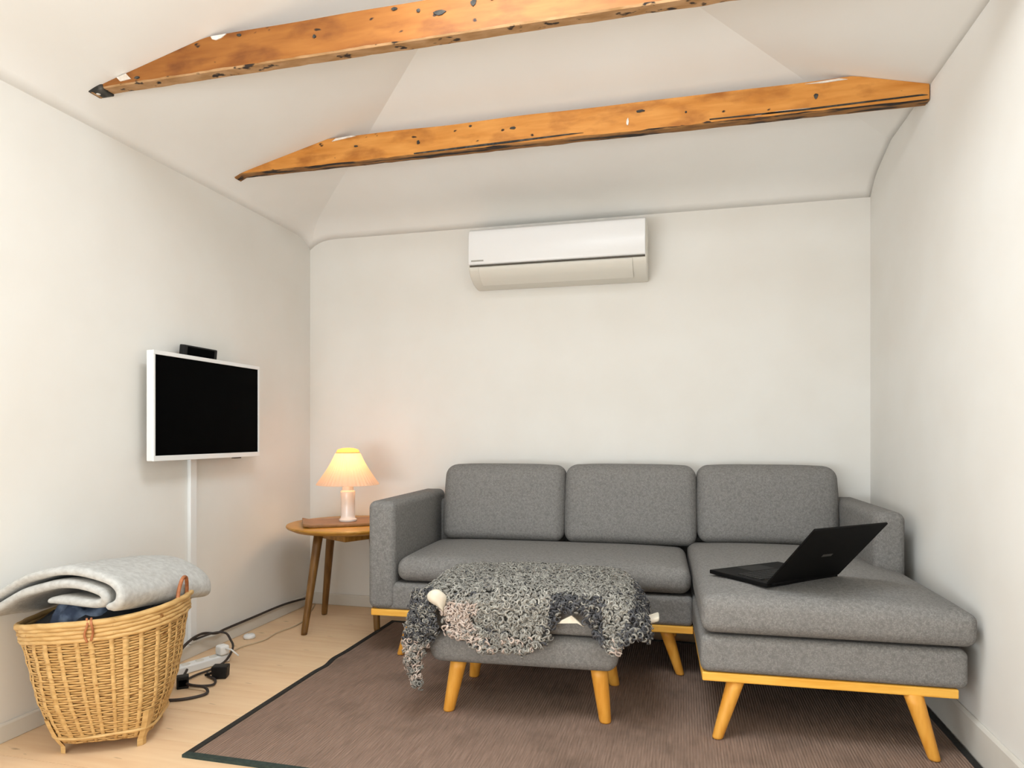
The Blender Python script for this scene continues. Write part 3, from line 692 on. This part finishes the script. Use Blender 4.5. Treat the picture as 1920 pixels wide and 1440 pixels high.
# folded blanket: one thick sheet folded over itself, section in (p,z), swept along q (+y)
cl = spline([(.17, 0, .014), (.27, 0, .012), (.345, 0, .020), (.372, 0, .040), (.345, 0, .060), (.22, 0, .062), (.06, 0, .052), (-.045, 0, .048), (-.066, 0, .066), (-.045, 0, .084), (.06, 0, .092), (.22, 0, .102), (.35, 0, .100), (.412, 0, .078), (.422, 0, .045), (.402, 0, .022), (.375, 0, .012)], 5)
hw = .0145; L_ = []; R_ = []
for i, p in enumerate(cl):
    t = (cl[min(i+1, len(cl)-1)]-cl[max(i-1, 0)]).normalized(); nn = Vector((-t.z, 0, t.x)); w = hw*(1 if 1 < i < len(cl)-2 else .7)
    L_.append(p+nn*w); R_.append(p-nn*w)
prof = L_+R_[::-1]; npf = len(prof); NQ = 16; v = []; f = []
for j in range(NQ+1):
    q = .45*j/NQ
    for p in prof:
        x = p.x; z = p.z
        crown = 1-((x-.2)/.30)**2
        sc_ = 1+.12*math.sin(PI*min(q/.5, 1))*max(crown, 0)
        base = .043*math.sin(PI*min(max((x+.1)/.62, 0), 1))-.02*max(0, .1-x)/.1-.022*max(0, .2-x)/.2
        dz = -.034*min(q/.3, 1)-.30*max(0, q-.30)**2*6*.35 - .10*max(0, x-.30)*q*3
        edge = 1-.25*(max(0, q-.42)/.08)**2
        v.append((x+.012*noise.noise((q*9, z*20, 1))+.05*q*max(0, x-.1), q+.010*noise.noise((x*9, z*30, 2)), (z-.04)*sc_*edge+.04+base+dz+.005*noise.noise((x*10, q*10, 6))))
for j in range(NQ):
    for k in range(npf): f.append((j*npf+k, j*npf+(k+1) % npf, (j+1)*npf+(k+1) % npf, (j+1)*npf+k))
m_ = len(cl)
for j in (0, NQ):
    for k in range(m_-1): f.append((j*npf+k, j*npf+k+1, j*npf+npf-2-k, j*npf+npf-1-k))
o = link('folded_blanket', v, f, m_blank); o.location = (.085, -1.962, .438)
o.rotation_euler = (0, 0, .10); tag(o, 'pale grey fleece blanket folded in layers on top of the basket', 'blanket')
o.modifiers.new('smooth', 'SUBSURF').render_levels = 1

# ------------------------------------------------------------------ cables and plugs on the floor by the left wall
def cable(name, pts, r, m, label, n=8):
    return tag(link(name, *tube(spline(pts, n), r, 8), m), label, 'cable')
cable('wall_cable', [(.03, -.03, .045), (.022, -.3, .066), (.022, -.6, .068), (.023, -.80, .069), (.03, -.87, .070), (.035, -.98, .098), (.05, -1.10, .085), (.085, -1.25, .03), (.11, -1.33, .012), (.10, -1.42, .0065)], .006, m_cord, 'dark cable running along the top of the left baseboard')
cable('looped_cable', [(.027, -1.01, .082), (.06, -.93, .09), (.10, -.90, .085), (.135, -.91, .06), (.20, -.98, .050), (.225, -1.06, .020), (.22, -1.14, .010), (.20, -1.22, .008), (.21, -1.30, .008), (.29, -1.315, .008), (.34, -1.29, .008), (.31, -1.24, .008), (.255, -1.21, .008), (.235, -1.19, .010)], .005, m_cord, 'dark cable looping from the wall duct down to the black adapter')
cable('coiled_cable', [(.16, -1.22, .028), (.20, -1.29, .018), (.27, -1.34, .020), (.345, -1.345, .018), (.375, -1.375, .0065), (.33, -1.44, .0065), (.25, -1.47, .0065), (.17, -1.46, .0065), (.12, -1.40, .0065)], .0055, m_cord, 'dark coiled cable lying on the floor right of the basket')
cable('thin_cable', [(.05, -.03, .004), (.16, -.30, .004), (.19, -.45, .004), (.17, -.60, .004), (.18, -.72, .004), (.14, -.84, .004), (.15, -.95, .004), (.178, -.998, .012)], .0032, m_wcord, 'thin cream cable from the table corner to the power strip')
ps = thing('power_strip', 'white power strip on the floor beside the left wall behind the basket', 'power strip', (.135, -1.145, .0005), math.radians(-21))
bevel(link('body', *box(-.026, .026, -.15, .15, 0, .034), m_white, ps, smooth=False), .006, 3)
for k in range(4):
    link('socket', *capped([(.018, .034), (.018, .0348), (.015, .0345)], 18, (0, -.10+.062*k)), m_ac2, ps)
wp = thing('white_plug', 'white mains plug standing in the far end of the power strip', 'plug', (.188, -1.035, .0355), math.radians(-21))
bevel(link('housing', *rbox(-.024, .024, -.022, .022, 0, .042, .010, 2), m_white, wp), .001)
link('cord_stub', *tube([(.02, 0, .03), (.05, .01, .028), (.075, .03, .0)], .0035, 8), m_white, wp)
ad = thing('black_adapter', 'black power adapter cube lying on the pale floor right of the power strip', 'adapter', (.302, -1.195, .0005), math.radians(20))
bevel(link('housing', *rbox(-.030, .030, -.024, .024, 0, .050, .005, 2, lambda x, y, z, a, b, c: (x*(1+.06*c), y, z)), m_black, ad), .001)
link('cord_strain_relief', *tube([(-.029, .0, .02), (-.05, .0, .014), (-.062, 0, .011)], [.006, .005, .005], 8), m_black, ad)
ad2 = thing('black_adapter', 'black power adapter half hidden behind the right side of the basket', 'adapter', (.232, -1.33, .0005), math.radians(40))
bevel(link('housing', *rbox(-.022, .022, -.018, .018, 0, .048, .004, 2), m_black, ad2), .001)
link('label_plate', *box(-.015, .015, -.0186, -.0178, .01, .035), m_screen, ad2, smooth=False)
pk = thing('white_puck', 'small round white puck on the floor near the left baseboard', 'gadget', (.085, -.70, .0005))
link('shell', *capped([(.024, 0), (.028, .004), (.028, .014), (.022, .020), (.008, .022)], 24), m_white, pk)
link('button', *capped([(.007, .0215), (.007, .0235), (.004, .024)], 14), m_ac2, pk)
